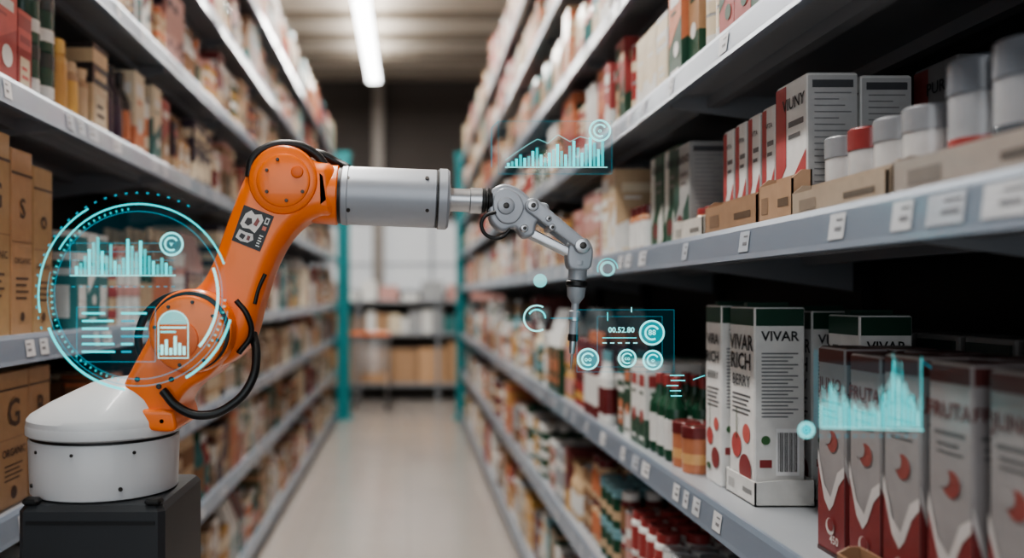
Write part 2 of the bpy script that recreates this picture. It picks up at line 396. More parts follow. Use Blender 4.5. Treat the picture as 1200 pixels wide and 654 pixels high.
ZM=ZR[3]
def carton_strip(x0,y0,w,d,z,h,body=(226,226,223),acc=(176,30,28),title='VIUNY',name='snack_box'):
    mb=MB(); x1=x0+d;y1=y0+w
    mb.cbox(x0,x1,y0,y1,z,z+h,body)
    fr,sd=faces(mb,x0,x1,y0,y1,z,z+h,1)
    fr.poly([(.0,.25),(.35,.42),(.35,.98),(.0,.98)],acc); fr.poly([(.55,.05),(.98,.12),(.98,.5),(.62,.35)],acc)
    fr.text(title,.6,.84,fr.w*.24,(30,32,36)); fr.quad(.42,.68,.9,.72,(110,110,112)); fr.quad(.42,.60,.8,.63,(110,110,112)); fr.disc(.4,.22,fr.w*.2,(110,26,26))
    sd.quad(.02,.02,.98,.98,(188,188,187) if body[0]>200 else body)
    for k in range(18): sd.quad(.14,.86-k*.042,.86-.12*((k*5)%3),.868-k*.042,(134,134,136),2)
    sd.quad(.1,.90,.9,.95,(80,82,86),2)
    mb.obj(name,[M_paper])
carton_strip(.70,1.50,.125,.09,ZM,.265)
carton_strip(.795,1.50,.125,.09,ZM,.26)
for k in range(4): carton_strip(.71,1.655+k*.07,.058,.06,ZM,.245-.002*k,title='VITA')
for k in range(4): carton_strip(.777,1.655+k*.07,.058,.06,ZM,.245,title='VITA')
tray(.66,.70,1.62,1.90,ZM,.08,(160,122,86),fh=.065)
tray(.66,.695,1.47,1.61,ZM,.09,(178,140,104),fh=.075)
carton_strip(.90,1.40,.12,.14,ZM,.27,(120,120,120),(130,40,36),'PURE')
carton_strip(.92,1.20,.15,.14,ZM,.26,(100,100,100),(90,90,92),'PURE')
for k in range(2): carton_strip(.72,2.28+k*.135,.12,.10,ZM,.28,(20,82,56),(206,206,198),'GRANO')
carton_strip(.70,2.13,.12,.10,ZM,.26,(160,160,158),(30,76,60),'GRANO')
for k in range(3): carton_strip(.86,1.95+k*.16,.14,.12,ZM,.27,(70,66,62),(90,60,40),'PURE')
def mass(name,fn):
    mb=MB(); fn(mb); return mb.obj(name,[M_paper,M_gloss])
def jars1(mb):
    for k in range(3):
        for q in range(2):
            package(mb,'jar',.698+q*.075,1,1.95+k*.052,ZM,.047,.047,.085,(196,150,90),(214,190,150),RED,14,True)
    for k in range(3): package(mb,'jar',.70,1,2.56+k*.062,ZM,.058,.058,.15,(190,120,70),WHITE,DRED,14,True)
mass('preserve_jars',jars1)
tray(.66,.69,1.92,2.13,ZM,.06,(205,200,190),fh=.05)
def cans(mb):
    for k in range(4):
        for q in range(3):
            package(mb,'tin',.695+q*.078,1,1.16+k*.075,ZM,.072,.072,.135,(206,204,202),(160,36,32),(150,40,36) if k==2 else (150,152,156),24,True)
    for k in range(4):
        for q in range(2):
            package(mb,'tin',.70+q*.10,1,.80+k*.087,ZM,.08,.08,.175,(170,172,176),(170,50,42) if k%2 else (90,96,104),(112,118,126),28,True)
mass('canned_food',cans)
tray(.655,.690,1.17,1.46,ZM,.06,(176,156,134),fh=.045)
tray(.652,.694,.80,1.15,ZM,.06,(166,154,144),fh=.05)

def kraft_box(x1,y0,w,d,z,h,ch='G',name='cardboard_box'):
    mb=MB(); x0=x1-d;y1=y0+w; col=(178+R.randint(-8,8),136+R.randint(-8,8),88)
    mb.cbox(x0,x1,y0,y1,z,z+h,col)
    fr,sd=faces(mb,x0,x1,y0,y1,z,z+h,-1); ink=(84,58,38)
    fr.quad(0,.86,1,.875,ink); fr.quad(0,.5,1,.505,(140,100,60))
    fr.text(ch,.5,.68,min(fr.w*.6,.1),ink); fr.text('ORGANIC',.5,.40,fr.w*.17,ink)
    for k in range(4): fr.quad(.2,.3-k*.035,.8-.1*(k%2),.312-k*.035,ink)
    fr.disc(.5,.1,fr.w*.1,ink)
    sd.text(ch,.6,.68,.06,ink); sd.quad(.3,.4,.9,.42,ink); sd.quad(.3,.34,.8,.355,ink)
    mb.box(x0+.004,x1-.004,y0+w*.47,y0+w*.53,z+h,z+h+.0012,(205,180,140))
    mb.obj(name,[M_paper])
y=1.5
ch=['G','B','e','G','S','o','G','B','e','G','S']
k=0
while y<2.18:
    w=R.choice([.09,.11,.14]); kraft_box(XL-.03,y,w,.2,ZL[3],.46-.025*(k%3),ch[k%11]); y+=w+.006; k+=1
y=1.2
while y<2.14:
    w=R.choice([.12,.15]); kraft_box(XL-.03,y,w,.2,ZL[2],.31,ch[k%11]); y+=w+.006; k+=1
def topleft(mb):
    z=ZL[4]; X=XL-.03
    seq=[('box',.12,.19,RED,(190,50,40),CREAM),('box',.12,.17,(166,38,32),WHITE,DRED),('box',.13,.24,(176,40,34),(206,70,60),WHITE),('box',.07,.2,(166,38,32),(206,70,60),CREAM),('tin',.08,.145,(30,76,58),WHITE,(50,60,60)),('tin',.08,.145,(30,76,58),WHITE,(50,60,60)),('jar',.075,.21,(206,150,44),(200,140,30),(220,170,60)),('jar',.065,.17,KRAFT,(212,160,50),BEIGE),
         ('jar',.065,.17,KRAFT,BEIGE,BEIGE),('box',.12,.26,(200,172,130),(50,40,40),CREAM),('bottle',.08,.26,PURP,(66,40,66),BLACK),('bottle',.08,.26,PURP,(66,40,66),BLACK),('bottle',.075,.26,BLACK,ORG,BLACK),('box',.1,.28,CREAM,ORG,WHITE),('tin',.09,.2,ORG,CREAM,WHITE),('box',.1,.28,TEAL,CREAM,WHITE),('box',.1,.26,KRAFT,RED,WHITE)]
    y=1.60
    for (kd,w,h,a,b,c) in seq:
        for q in range(2):
            package(mb,kd,X-q*(w+.03),-1,y,z,w,w if kd!='box' else .12,h,a,b,c,22,True)
            if kd=='tin' and h<.16: package(mb,kd,X-q*(w+.03),-1,y,z+h,w,w,h,a,b,c,22,True)
        y+=w+.006
mass('packaged_groceries',topleft)

# ------------------------------------------------------------------ teal end posts
for x in (-.80,.66):
    mb=MB(); mb.box(x-.075,x+.075,10.42,10.56,0,3.26,(0,0,0)); mb.box(x-.11,x+.11,10.40,10.6,0,.03,(0,0,0)); mb.box(x-.09,x+.09,10.41,10.58,3.22,3.27,(0,0,0))
    for k in range(30): mb.box(x-.03,x+.03,10.41,10.42,.15+k*.1,.19+k*.1,(0,0,0))
    mb.obj('rack_end_post',[M_teal])
# ------------------------------------------------------------------ end display
e=empty('display_shelf_unit')
mb=MB()
for z in (.25,.98,1.45): mb.box(-1.9,1.6,12.3,12.9,z-.04,z,(0,0,0))
for x in (-1.9,-.75,.4,1.56): mb.box(x,x+.04,12.86,12.9,0,1.5,(0,0,0)); mb.box(x,x+.04,12.3,12.34,0,1.5,(0,0,0))
mb.obj('frame',[M_shelf],e)
plainbox('back',-1.9,1.6,12.9,12.92,0,1.5,M_side,e)
mb=MB(); x=-1.8
while x<1.45:
    w=R.uniform(.3,.42); mb.cbox(x,x+w,12.36,12.75,.25,.25+R.uniform(.48,.6),R.choice([KRAFT,BROWN,(196,150,104)]),.006); x+=w+.02
x=-1.8
while x<1.45:
    w=R.uniform(.1,.2); mb.cbox(x,x+w,12.36,12.6,.98,.98+R.uniform(.2,.34),R.choice([WHITE,CREAM,TEAL,GREY,KRAFT,BROWN]),.004); x+=w+.01
x=-1.8
while x<1.45:
    w=R.uniform(.15,.35); mb.cbox(x,x+w,12.36,12.6,1.45,1.45+R.uniform(.08,.3),R.choice([WHITE,GREY,WHITE,PINK,CREAM]),.004); x+=w+.05
mb.obj('boxed_stock',[M_paper],e)
# shopping cart
def tube(name,pts,r,mat,parent=None,cyc=False,smooth=True,res=6):
    cu=bpy.data.curves.new(name,'CURVE'); cu.dimensions='3D'; cu.bevel_depth=r; cu.bevel_resolution=res; cu.resolution_u=10; cu.use_fill_caps=True
    if smooth:
        sp=cu.splines.new('BEZIER'); sp.bezier_points.add(len(pts)-1)
        for p,c in zip(sp.bezier_points,pts): p.co=c; p.handle_left_type=p.handle_right_type='AUTO'
    else:
        sp=cu.splines.new('POLY'); sp.points.add(len(pts)-1)
        for p,c in zip(sp.points,pts): p.co=(*c,1)
    sp.use_cyclic_u=cyc
    o=bpy.data.objects.new(name+'_c',cu); scene.collection.objects.link(o); bpy.context.view_layer.update()
    me=bpy.data.meshes.new_from_object(o.evaluated_get(bpy.context.evaluated_depsgraph_get()))
    bpy.data.objects.remove(o); me.name=name; me.materials.clear(); me.materials.append(mat)
    for p in me.polygons: p.use_smooth=True
    o=bpy.data.objects.new(name,me); scene.collection.objects.link(o); o.parent=parent; return o
cart=empty('shopping_cart')
cx,cy=-.50,11.55
def C(x,y,z): return (cx+x,cy+y,z)
for k in range(6):
    t=k/5; z=.5+.4*t; a=.19+.05*t; l=.3+.08*t
    tube('basket_wire',[C(-a,-l,z),C(a,-l,z),C(a,l,z),C(-a,l,z)],.008,M_steel,cart,True,False,2)
for k in range(9):
    t=-1+2*k/8
    tube('basket_bar',[C(.24*t,-.38,.9),C(.19*t,-.3,.5),C(.19*t,.3,.5),C(.24*t,.38,.9)],.006,M_steel,cart,False,False,2)
tube('handle',[C(-.26,-.46,1.02),C(.26,-.46,1.02)],.024,M_orange,cart,False,False,3)
for sx in(-.24,.24):
    tube('side_frame',[C(sx,-.46,1.02),C(sx,-.38,.88),C(sx*.9,-.25,.15),C(sx*.9,.35,.15)],.014,M_steel,cart,False,False,3)
    for yy in(-.25,.33):
        mbw=MB()
        n=14; vs=[(cx+sx*.9+o,cy+yy+.06*math.cos(2*math.pi*i/n),.06+.06*math.sin(2*math.pi*i/n)) for o in(-.015,.015) for i in range(n)]
        mbw.add(vs,[(i,(i+1)%n,n+(i+1)%n,n+i) for i in range(n)]+[tuple(range(n)),tuple(range(2*n-1,n-1,-1))],BLACK)
        mbw.obj('wheel',[M_black],cart)
        tube('fork',[(cx+sx*.9,cy+yy,.15),(cx+sx*.9,cy+yy,.06)],.01,M_steel,cart,False,False,2)

# ------------------------------------------------------------------ robot
YR=1.6; K=YR/1000.0
robot=empty('industrial_robot_arm')
def RP(a,b,dy=0): return Vector(((a-VX)*K,YR+dy,H-(b-VY)*K))
def finish(name,vs,fs,mat,parent,ang=32):
    me=bpy.data.meshes.new(name); me.from_pydata([tuple(v) for v in vs],[],fs); me.materials.append(mat)
    import bmesh
    bm=bmesh.new(); bm.from_mesh(me); bmesh.ops.recalc_face_normals(bm,faces=bm.faces[:]); bm.to_mesh(me); bm.free()
    me.shade_smooth(); me.set_sharp_from_angle(angle=math.radians(ang)); me.update()
    o=bpy.data.objects.new(name,me); scene.collection.objects.link(o); o.parent=parent; return o
def catmull(pts,n=6):
    out=[]; L=len(pts)
    for i in range(L):
        p0,p1,p2,p3=[Vector(pts[(i+j)%L]) for j in(-1,0,1,2)]
        for k in range(n):
            t=k/n; out.append(.5*((2*p1)+(-p0+p2)*t+(2*p0-5*p1+4*p2-p3)*t*t+(-p0+3*p1-3*p2+p3)*t**3))
    return out
def pillow(name,outline,dy,thick,r,mat,smooth=True,seg=6):
    P=catmull(outline) if smooth else [Vector(p) for p in outline]
    A=sum(P[i].x*P[(i+1)%len(P)].y-P[(i+1)%len(P)].x*P[i].y for i in range(len(P)))
    if A<0: P.reverse()
    N=[]
    for i in range(len(P)):
        d1=(P[i]-P[i-1]).normalized(); d2=(P[(i+1)%len(P)]-P[i]).normalized()
        n1=Vector((-d1.y,d1.x)); n2=Vector((-d2.y,d2.x)); s=n1+n2
        N.append(s/max(.5,(1+n1.dot(n2))))
    rm=r*K; vs=[];L=len(P)
    lay=[]
    for k in range(seg+1):
        t=math.pi/2*k/seg; lay.append((r*(1-math.sin(t)),-thick/2+rm*(1-math.cos(t))))
    for k in range(seg,-1,-1):
        lay.append((lay[k][0],-lay[k][1]))
    for ins,y in lay:
        for p,n in zip(P,N): q=p+n*ins; vs.append(RP(q.x,q.y,dy+y))
    fs=[tuple(range(L)),tuple(range((len(lay)-1)*L,len(lay)*L))]
    for a in range(len(lay)-1):
        for i in range(L): fs.append((a*L+i,a*L+(i+1)%L,(a+1)*L+(i+1)%L,(a+1)*L+i))
    return finish(name,vs,fs,mat,robot,40)
def lathe(name,o,axis,prof,mat,n=48,parent=None):
    ax=Vector(axis).normalized(); t=ax.orthogonal().normalized(); b=ax.cross(t); vs=[];o=Vector(o)
    for d,r in prof:
        for i in range(n):
            a=2*math.pi*i/n; vs.append(o+ax*d+(t*math.cos(a)+b*math.sin(a))*r)
    fs=[tuple(range(n)),tuple(range((len(prof)-1)*n,len(prof)*n))]
    for k in range(len(prof)-1):
        for i in range(n): fs.append((k*n+i,k*n+(i+1)%n,(k+1)*n+(i+1)%n,(k+1)*n+i))
    return finish(name,vs,fs,mat,parent or robot)
def disc(name,a,b,r,y0,y1,mat,bev=3,n=56):
    rr=r*K; bv=bev*K
    pr=[(0,rr-bv),(bv*.3,rr-bv*.3),(bv,rr),(y1-y0-bv,rr),(y1-y0,rr-bv)]
    return lathe(name,RP(a,b,y0),(0,1,0),pr,mat,n)
def bolt(a,b,dy,r=2.6):
    lathe('bolt',RP(a,b,dy-.003),(0,1,0),[(0,r*K*.8),(.0008,r*K),(.006,r*K)],M_bolt,10)
def pbox(name,x0,x1,y0,y1,z0,z1,mat,ch=.008):
    m=MB(); m.cbox(x0,x1,y0,y1,z0,z1,(0,0,0),ch); return m.obj(name,[mat],robot)
px0,px1=-.668,-.418
ztop=1.143
pbox('pedestal_top',px0,px1,YR-.145,YR+.125,ztop-.25,ztop,M_dark,.01)
pbox('pedestal_column',px0+.02,px1-.02,YR-.13,YR+.11,.03,ztop-.245,M_dark,.01)
pbox('pedestal_foot',px0-.04,px1+.04,YR-.2,YR+.2,0,.035,M_dark,.008)
for a in(px0+.02,px1-.02):
    pbox('clamp',a-.014,a+.014,YR-.144,YR-.12,ztop,ztop+.011,M_black,.004)
m=MB(); m.box(px0+.015,px1-.015,YR-.147,YR-.145,ztop-.032,ztop-.026,(0,0,0)); m.box(px0+.03,px1-.03,YR-.147,YR-.145,ztop-.2,ztop-.195,(0,0,0)); m.obj('pedestal_seam',[M_black],robot)
bc=RP(124,594); bc.z=ztop; u=K
lathe('turret',bc,(0,0,1),[(0,78*u),(2*u,82*u),(60*u,84*u),(62*u,83*u),(63*u,80.5*u),(65*u,80.5*u),(66*u,84*u),(68*u,87*u),(77*u,87*u),(80*u,86*u)],M_white,72)
lathe('turret_seam',bc+Vector((0,0,62*u)),(0,0,1),[(0,82*u),(.006,82*u)],M_black,60)
vs=[];fs=[];n=64
secs=[(124,493,86.5,0),(124,487,86,0),(125,482,83,0),(133,466,69,3),(141,452,52,5),(146,445,42,5),(148,442,37,5)]
for (a,b_,r_,ti) in secs:
    c=RP(a,b_)
    for i in range(n):
        th=2*math.pi*i/n; vs.append(c+Vector((r_*K*math.cos(th),r_*K*math.sin(th),ti*K*math.cos(th))))
for k in range(len(secs)-1):
    for i in range(n): fs.append((k*n+i,k*n+(i+1)%n,(k+1)*n+(i+1)%n,(k+1)*n+i))
fs+= [tuple(range(n)),tuple(range((len(secs)-1)*n,len(secs)*n))]
finish('turret_cap',vs,fs,M_white,robot,28)
for th in(-140,-60):
    t=math.radians(th); c=Vector((bc.x+82.5*K*math.cos(t),YR+82.5*K*math.sin(t),ztop+.022))
    lathe('bolt',c,(math.cos(t),math.sin(t),0),[(0,.004),(.003,.0035)],M_bolt,10)
for th in(-130,-95,-50):
    t=math.radians(th); c=Vector((bc.x+83*K*math.cos(t),YR+83*K*math.sin(t),ztop+.084))
    lathe('bolt',c,(math.cos(t),math.sin(t),0),[(0,.003),(.003,.003)],M_bolt,10)
pillow('shoulder_foot',[(151,476),(158,448),(170,424),(182,402),(200,372),(235,352),(268,372),(274,410),(256,436),(232,452),(219,470),(217,493),(186,491),(160,484)],0,.15,9,M_orange)
pillow('foot_flange',[(149,470),(152,483),(185,495),(218,497),(219,480),(212,474),(180,472),(158,462)],-.004,.165,4,M_orange)
for p in((166,474),(184,482),(205,486),(176,440),(200,448),(214,440)): bolt(*p,-.0835 if p[1]>470 else -.075,3)
UP=[(206,396),(203,372),(216,348),(240,334),(256,306),(268,272),(280,240),(290,214),(304,192),(326,181),(352,182),(372,192),(392,198),(397,224),(394,252),(376,256),(358,264),(342,280),(328,304),(317,332),(308,362),(300,392),(284,416),(258,430),(228,424)]
pillow('upper_arm',UP,0,.115,17,M_orange)
disc('shoulder_hub',238,386,47,-.098,.098,M_orange,6)
disc('shoulder_seam',238,386,44,-.100,.05,M_black,1)
disc('shoulder_cover',236,388,42,-.110,.05,M_orange,6)
disc('shoulder_cap',228,395,22,-.114,.0,M_orange_d,3)
for k in range(8):
    t=2*math.pi*k/8+.2; bolt(236+35*math.cos(t),388+35*math.sin(t),-.110,2.0)
disc('shoulder_motor',238,386,38,.09,.15,M_black,5)
disc('elbow_hub',337,216,40,-.066,.066,M_orange,8)
disc('elbow_cover',338,217,31,-.071,.03,M_orange,5)
disc('elbow_cap',354,208,7,-.075,.0,M_orange_d,1.5,24)
for p in((320,206),(332,194),(360,230),(342,240),(320,230)): bolt(*p,-.071,2)
disc('elbow_motor',337,216,30,.06,.11,M_black,5)
tube('gasket',[RP(284,352,-.056),RP(296,368,-.056),RP(300,390,-.05),RP(286,412,-.05)],3.2*K,M_black,robot)
tube('arm_trim',[RP(304,356,-.05),RP(308,340,-.05),RP(316,322,-.05)],2.4*K,M_black,robot)
m=MB(); q=[RP(279,284,-.0582),RP(311,297,-.0582),RP(327,257,-.0582),RP(293,244,-.0582)]
def SQ(pts,col,off):
    f=lambda u,v:(q[0]*(1-u)*(1-v)+q[1]*u*(1-v)+q[2]*u*v+q[3]*(1-u)*v)+Vector((0,-off,0))
    m.add([tuple(f(a,b)) for a,b in pts],[tuple(range(len(pts)))],col)
def SR(u0,v0,u1,v1,col,off): SQ([(u0,v0),(u1,v0),(u1,v1),(u0,v1)],col,off)
SR(0,0,1,1,(22,22,25),0)
SQ([(.08,.50),(.2,.42),(.42,.46),(.62,.40),(.70,.62),(.74,.80),(.62,.93),(.42,.86),(.28,.94),(.14,.80)],(214,206,200),.0006)
SQ([(.08,.12),(.28,.07),(.52,.10),(.66,.22),(.58,.36),(.34,.34),(.12,.36)],(204,196,192),.0006)
SQ([(.2,.56),(.34,.52),(.44,.62),(.38,.74),(.24,.72)],(40,30,32),.001); SQ([(.48,.60),(.6,.58),(.64,.74),(.54,.82)],(130,44,34),.001)
SQ([(.18,.17),(.34,.13),(.38,.26),(.22,.28)],(40,36,40),.001); SR(.44,.16,.54,.28,(110,44,40),.001)
for k in range(5): SR(.79,.10+k*.07,.92-.03*(k%2),.13+k*.07,(220,220,215),.001)
SR(.79,.55,.92,.66,(196,80,40),.001); SR(.79,.72,.92,.9,(215,210,205),.001); SR(.82,.76,.89,.86,(30,30,32),.0014)
m.obj('warning_sticker',[M_paper],robot)
fx=(RP(525,234)-RP(398,229)).normalized()
lathe('forearm_root',RP(360,227.5),fx,[(0,30*K),(10*K,34*K),(30*K,35*K),(36*K,35*K),(38*K,32*K)],M_orange)
lathe('forearm_joint_ring',RP(397,229),fx,[(0,33*K),(4*K,33*K)],M_black)
lathe('forearm_barrel',RP(400,229),fx,[(0,32*K),(2*K,34.5*K),(8*K,35*K),(9*K,34*K),(110*K,34*K),(111*K,33*K),(113*K,33*K),(114*K,35.5*K),(123*K,35.5*K),(126*K,33*K)],M_greym)
lathe('barrel_seam',RP(511,233.4),fx,[(0,34*K),(2.2*K,34*K)],M_black)
for s_ in (410,500):
    for yv in(-18,18):
        cc=RP(s_,231+yv,-math.sqrt(34**2-18**2)*K); lathe('bolt',cc+Vector((0,.001,0)),(0,-1,yv*-.03),[(0,2.4*K),(.0025,2.2*K)],M_bolt,10)
lathe('wrist_shaft',RP(524,234),fx,[(0,19*K),(3*K,19*K),(4*K,14*K),(8*K,13.5*K),(26*K,13.5*K),(27*K,15*K),(40*K,15*K),(42*K,13*K)],M_steel)
lathe('wrist_ring',RP(563,235.5),fx,[(0,11*K),(2*K,15*K),(5*K,15*K),(6*K,12*K),(8*K,12*K),(9*K,15.5*K),(13*K,15*K),(14*K,11*K)],M_black)
pillow('gripper_bracket',[(574,226),(588,217),(606,222),(624,236),(640,240),(641,252),(628,262),(624,276),(612,279),(602,268),(588,272),(575,262),(571,244)],0,.042,4,M_greym)
pillow('bracket_plate',[(578,230),(590,222),(606,230),(612,246),(602,262),(586,262),(577,248)],-.022,.008,2,M_greym)
disc('pivot',591,243,10,-.032,.03,M_greym,2,32); disc('pivot_bolt',591,243,3.5,-.035,0,M_bolt,1,16)
def link(name,a,b_,r0,r1,dy,th,mat,bev=2):
    a=Vector(a);b_=Vector(b_); d=(b_-a).normalized(); ang=math.atan2(d.y,d.x); pts=[]
    for i in range(13): t=ang+math.pi/2+math.pi*i/12; pts.append((a.x+r0*math.cos(t),a.y+r0*math.sin(t)))
    for i in range(13): t=ang-math.pi/2+math.pi*i/12; pts.append((b_.x+r1*math.cos(t),b_.y+r1*math.sin(t)))
    return pillow(name,pts,dy,th,bev,mat,False,4)
for dy in(-.024,.024):
    link('upper_finger_link',(622,243),(679,288),9,7,dy,.011,M_greym)
    link('lower_finger_link',(612,269),(668,297),5.5,5,dy*.55,.009,M_steel)
link('knuckle',(636,252),(652,262),8,6,0,.034,M_greym)
for p,r_ in (((622,243),6.5),((612,269),4.5),((644,268),4),((679,289),9),((640,258),3.5)):
    disc('pivot',*p,r_,-.034,.034,M_steel,1.5,28); disc('pivot_bolt',*p,r_*.45,-.0365,-.03,M_bolt,.6,14)
pillow('tool_head',[(664,290),(670,281),(684,281),(692,290),(692,306),(687,316),(668,316),(663,306)],0,.04,3,M_greym)
ta=(RP(669,432)-RP(678,300)).normalized(); to=RP(677.6,306)
lathe('tool_body',to,ta,[(0,13*K),(5*K,13*K),(8*K,11*K),(22*K,10.5*K),(24*K,9*K),(30*K,9*K),(31*K,11*K),(42*K,10*K),(45*K,8*K),(50*K,4.5*K),(60*K,4.5*K)],M_greym,36)
lathe('tool_collar',to+ta*(23*K),ta,[(0,11*K),(1.5*K,12.5*K),(6*K,12.5*K),(7.5*K,10.5*K)],M_black,36)
lathe('tool_sleeve',to+ta*(58*K),ta,[(0,5*K),(1.5*K,6.5*K),(12*K,6.5*K),(13*K,5.3*K),(34*K,5*K),(36*K,3.5*K)],M_greym,28)
lathe('tool_ring',to+ta*(66*K),ta,[(0,7*K),(4*K,7*K)],M_steel,28)
lathe('tool_grip',to+ta*(86*K),ta,[(0,5.6*K),(1*K,6*K),(7*K,6*K),(8*K,5*K)],M_black,28)
lathe('tool_tip',to+ta*(92*K),ta,[(0,4*K),(4*K,4.2*K),(16*K,3.4*K),(18*K,1.6*K),(33*K,.9*K),(36*K,.2*K)],M_steel,20)
tube('gripper_hose',[RP(579,250,-.03),RP(566,256,-.03),RP(563,268,-.03),RP(572,279,-.03),RP(586,279,-.03),RP(596,270,-.03)],2.2*K,M_black,robot)
tube('shoulder_hose',[RP(240,344,-.04),RP(214,346,-.05),(RP(190,358,-.05)),RP(174,380,-.045),RP(171,404,-.04),RP(180,426,-.03),RP(196,440,-.02)],4.5*K,M_black,robot)
tube('lower_hose',[RP(206,452,-.085),RP(224,470,-.09),RP(252,479,-.09),RP(282,468,-.08),RP(302,444,-.07),RP(306,414,-.05),RP(300,390,-.03)],5*K,M_black,robot)
tube('elbow_hose',[RP(298,212,-.05),RP(302,190,-.045),RP(318,177,-.04),RP(342,173,-.035),RP(366,180,-.03),RP(382,196,-.03),RP(386,210,-.04)],5*K,M_black,robot)
tube('elbow_hose_b',[RP(352,178,.01),RP(376,181,-.0),RP(394,190,-.0),RP(408,198,-.01)],5*K,M_black,robot)

# ------------------------------------------------------------------ holographic read-outs (floating light drawings in the aisle)
CY=(60,235,240); CY2=(150,250,250); CYD=(30,150,170)
class Holo:
    def __init__(s,Y): s.mb=MB(); s.Y=Y; s.k=Y/1000.0
    def p(s,a,b,o=0): return ((a-VX)*s.k,s.Y-o,H-(b-VY)*s.k)
    def poly(s,pts,col=CY,mi=0,o=0): s.mb.add([s.p(a,b,o) for a,b in pts],[tuple(range(len(pts)))],col,mi)
    def rect(s,a0,b0,a1,b1,col=CY,mi=0,o=0): s.poly([(a0,b0),(a1,b0),(a1,b1),(a0,b1)],col,mi,o)
    def line(s,a0,b0,a1,b1,w=1.2,col=CY,mi=0):
        d=Vector((a1-a0,b1-b0)).normalized(); n=Vector((-d.y,d.x))*w/2
        s.poly([(a0+n.x,b0+n.y),(a1+n.x,b1+n.y),(a1-n.x,b1-n.y),(a0-n.x,b0-n.y)],col,mi)
    def arc(s,a,b,r0,r1,t0=0,t1=360,col=CY,mi=0,o=0):
        n=max(3,int(abs(t1-t0)/5)); P=[]
        for i in range(n+1):
            t=math.radians(t0+(t1-t0)*i/n); P.append((a+r0*math.cos(t),b-r0*math.sin(t),a+r1*math.cos(t),b-r1*math.sin(t)))
        for i in range(n):
            s.poly([P[i][:2],P[i+1][:2],P[i+1][2:],P[i][2:]],col,mi,o)
    def disc(s,a,b,r,col=CYD,mi=1): s.poly([(a+r*math.cos(2*math.pi*i/32),b-r*math.sin(2*math.pi*i/32)) for i in range(32)],col,mi,-.001)
    def frame(s,a0,b0,a1,b1,w=1,col=CY,mi=0):
        for l in((a0,b0,a1,b0),(a1,b0,a1,b1),(a1,b1,a0,b1),(a0,b1,a0,b0)): s.line(*l,w,col,mi)
    def text(s,t,a,b,size,col=CY2):
        v,f=textmesh(t); s.mb.add([s.p(a+x*size,b-y*size,.001) for x,y,_ in v],f,col,0)
    def badge(s,a,b,r,t='c'):
        s.disc(a,b,r,(40,170,180),2); s.arc(a,b,r-2.2,r,0,360,CY2); s.arc(a,b,r*.45,r*.6,30,300,CY2,0,.001); s.text(t,a,b,r*.6)
    def done(s): return s.mb.obj('holographic_display',[M_holo,M_holo_soft,M_holo_mid])
HR=random.Random(3)
h=Holo(1.36)
h.disc(162,346,104)
h.arc(162,346,106,108,20,150);h.arc(162,346,106,106.8,165,350,CYD);h.arc(162,346,110,113,200,262);h.arc(162,346,110,113,300,345)
h.arc(162,346,98,98.7,0,360,CYD);h.arc(162,346,92,95,-40,20,CY2);h.arc(162,346,116,118,120,190)
for k in range(0,360,4):
    if 95<k<260 or k>320: h.arc(162,346,100,103,k,k+1.2,CY,2)
for k in range(24): h.arc(162,346,119,121,60+k*6,61.5+k*6,CYD)
bars=[10,14,22,30,38,44,28,22,36,16,12,20,42,34,26,40,30,22,16,12,20,14,10]
for i,v in enumerate(bars): h.rect(88+i*5,322-v,91.6+i*5,322,CY,2 if i%3 else 0)
h.line(82,323,206,323,1.2,CY2); h.line(82,274,82,323,.8,CYD)
for k in range(4): h.line(84,285+k*10,206,285+k*10,.5,CYD)
for k in range(14): h.line(84+k*9,336,88+k*9,336,1,CYD)
h.badge(201,286,14,'v')
for r_ in range(6):
    h.rect(96,366+r_*9,96+HR.randint(20,42),368.5+r_*9,CY,0); h.rect(142,366+r_*9,142+HR.randint(12,34),368.5+r_*9,CYD if r_%2 else CY,0)
h.frame(90,360,182,424,.6,CYD)
h.arc(203,382,17,18.2,0,180,CY2); h.rect(185,382,186.2,420,CY2); h.rect(219.8,382,221,420,CY2); h.rect(185,419,221,420.2,CY2)
h.poly([(203+16*math.cos(math.pi*i/14),380-15*math.sin(math.pi*i/14)) for i in range(15)],CY,2)
h.rect(188,383,218,385,CY2); h.rect(188,388,206,390,CY)
for i,v in enumerate([12,18,8,22,14,10]): h.rect(188+i*5.2,416-v,191.5+i*5.2,416,CY2)
h.done()
h=Holo(1.66)
h.frame(584,142,717,204,.6,CYD,2); h.rect(584,142,717,204,CYD,1,-.001)
h.line(592,196,712,196,1,CY2)
hv=[4,6,9,14,10,12,18,22,14,10,16,20,26,18,14,24,30,22,16,26,34,28,20,30]
for i,v in enumerate(hv): h.rect(594+i*4.8,195-v,597.4+i*4.8,195,CY,2 if i%2 else 0)
pts=[(592,188),(606,178),(618,170),(630,163),(642,168),(654,158),(668,166),(680,160),(694,164)]
for a,b_ in zip(pts,pts[1:]): h.line(*a,*b_,.8,CY2,2)
h.badge(703,153,13,'o')
h.line(584,142,576,150,.8,CYD); h.line(576,150,576,196,.8,CYD)
h.done()
h=Holo(1.52)
h.frame(676,363,790,436,.6,CYD,2); h.frame(700,371,776,430,.6,CYD,2); h.rect(676,363,790,436,CYD,1,-.001)
h.badge(689,421,13,'oo'); h.badge(735,420,11,'co'); h.badge(764,390,15,'88'); h.badge(765,422,12,'o')
h.text('00.52.80',728,387,9); h.line(706,396,746,396,1,CY)
for k in range(5): h.line(706+k*9,402,711+k*9,402,1.4,CY2)
h.line(712,366,712,376,1,CY);h.line(740,360,740,366,1.2,CY2)
h.arc(629,373,14,16,60,300,CY2); h.arc(629,373,9,11,0,150,CY); h.line(645,373,676,373,.8,CYD); h.disc(629,373,15)
for k in range(5): h.line(778+HR.randint(0,8),440+k*6,806-HR.randint(0,12),440+k*6,1.4,CY)
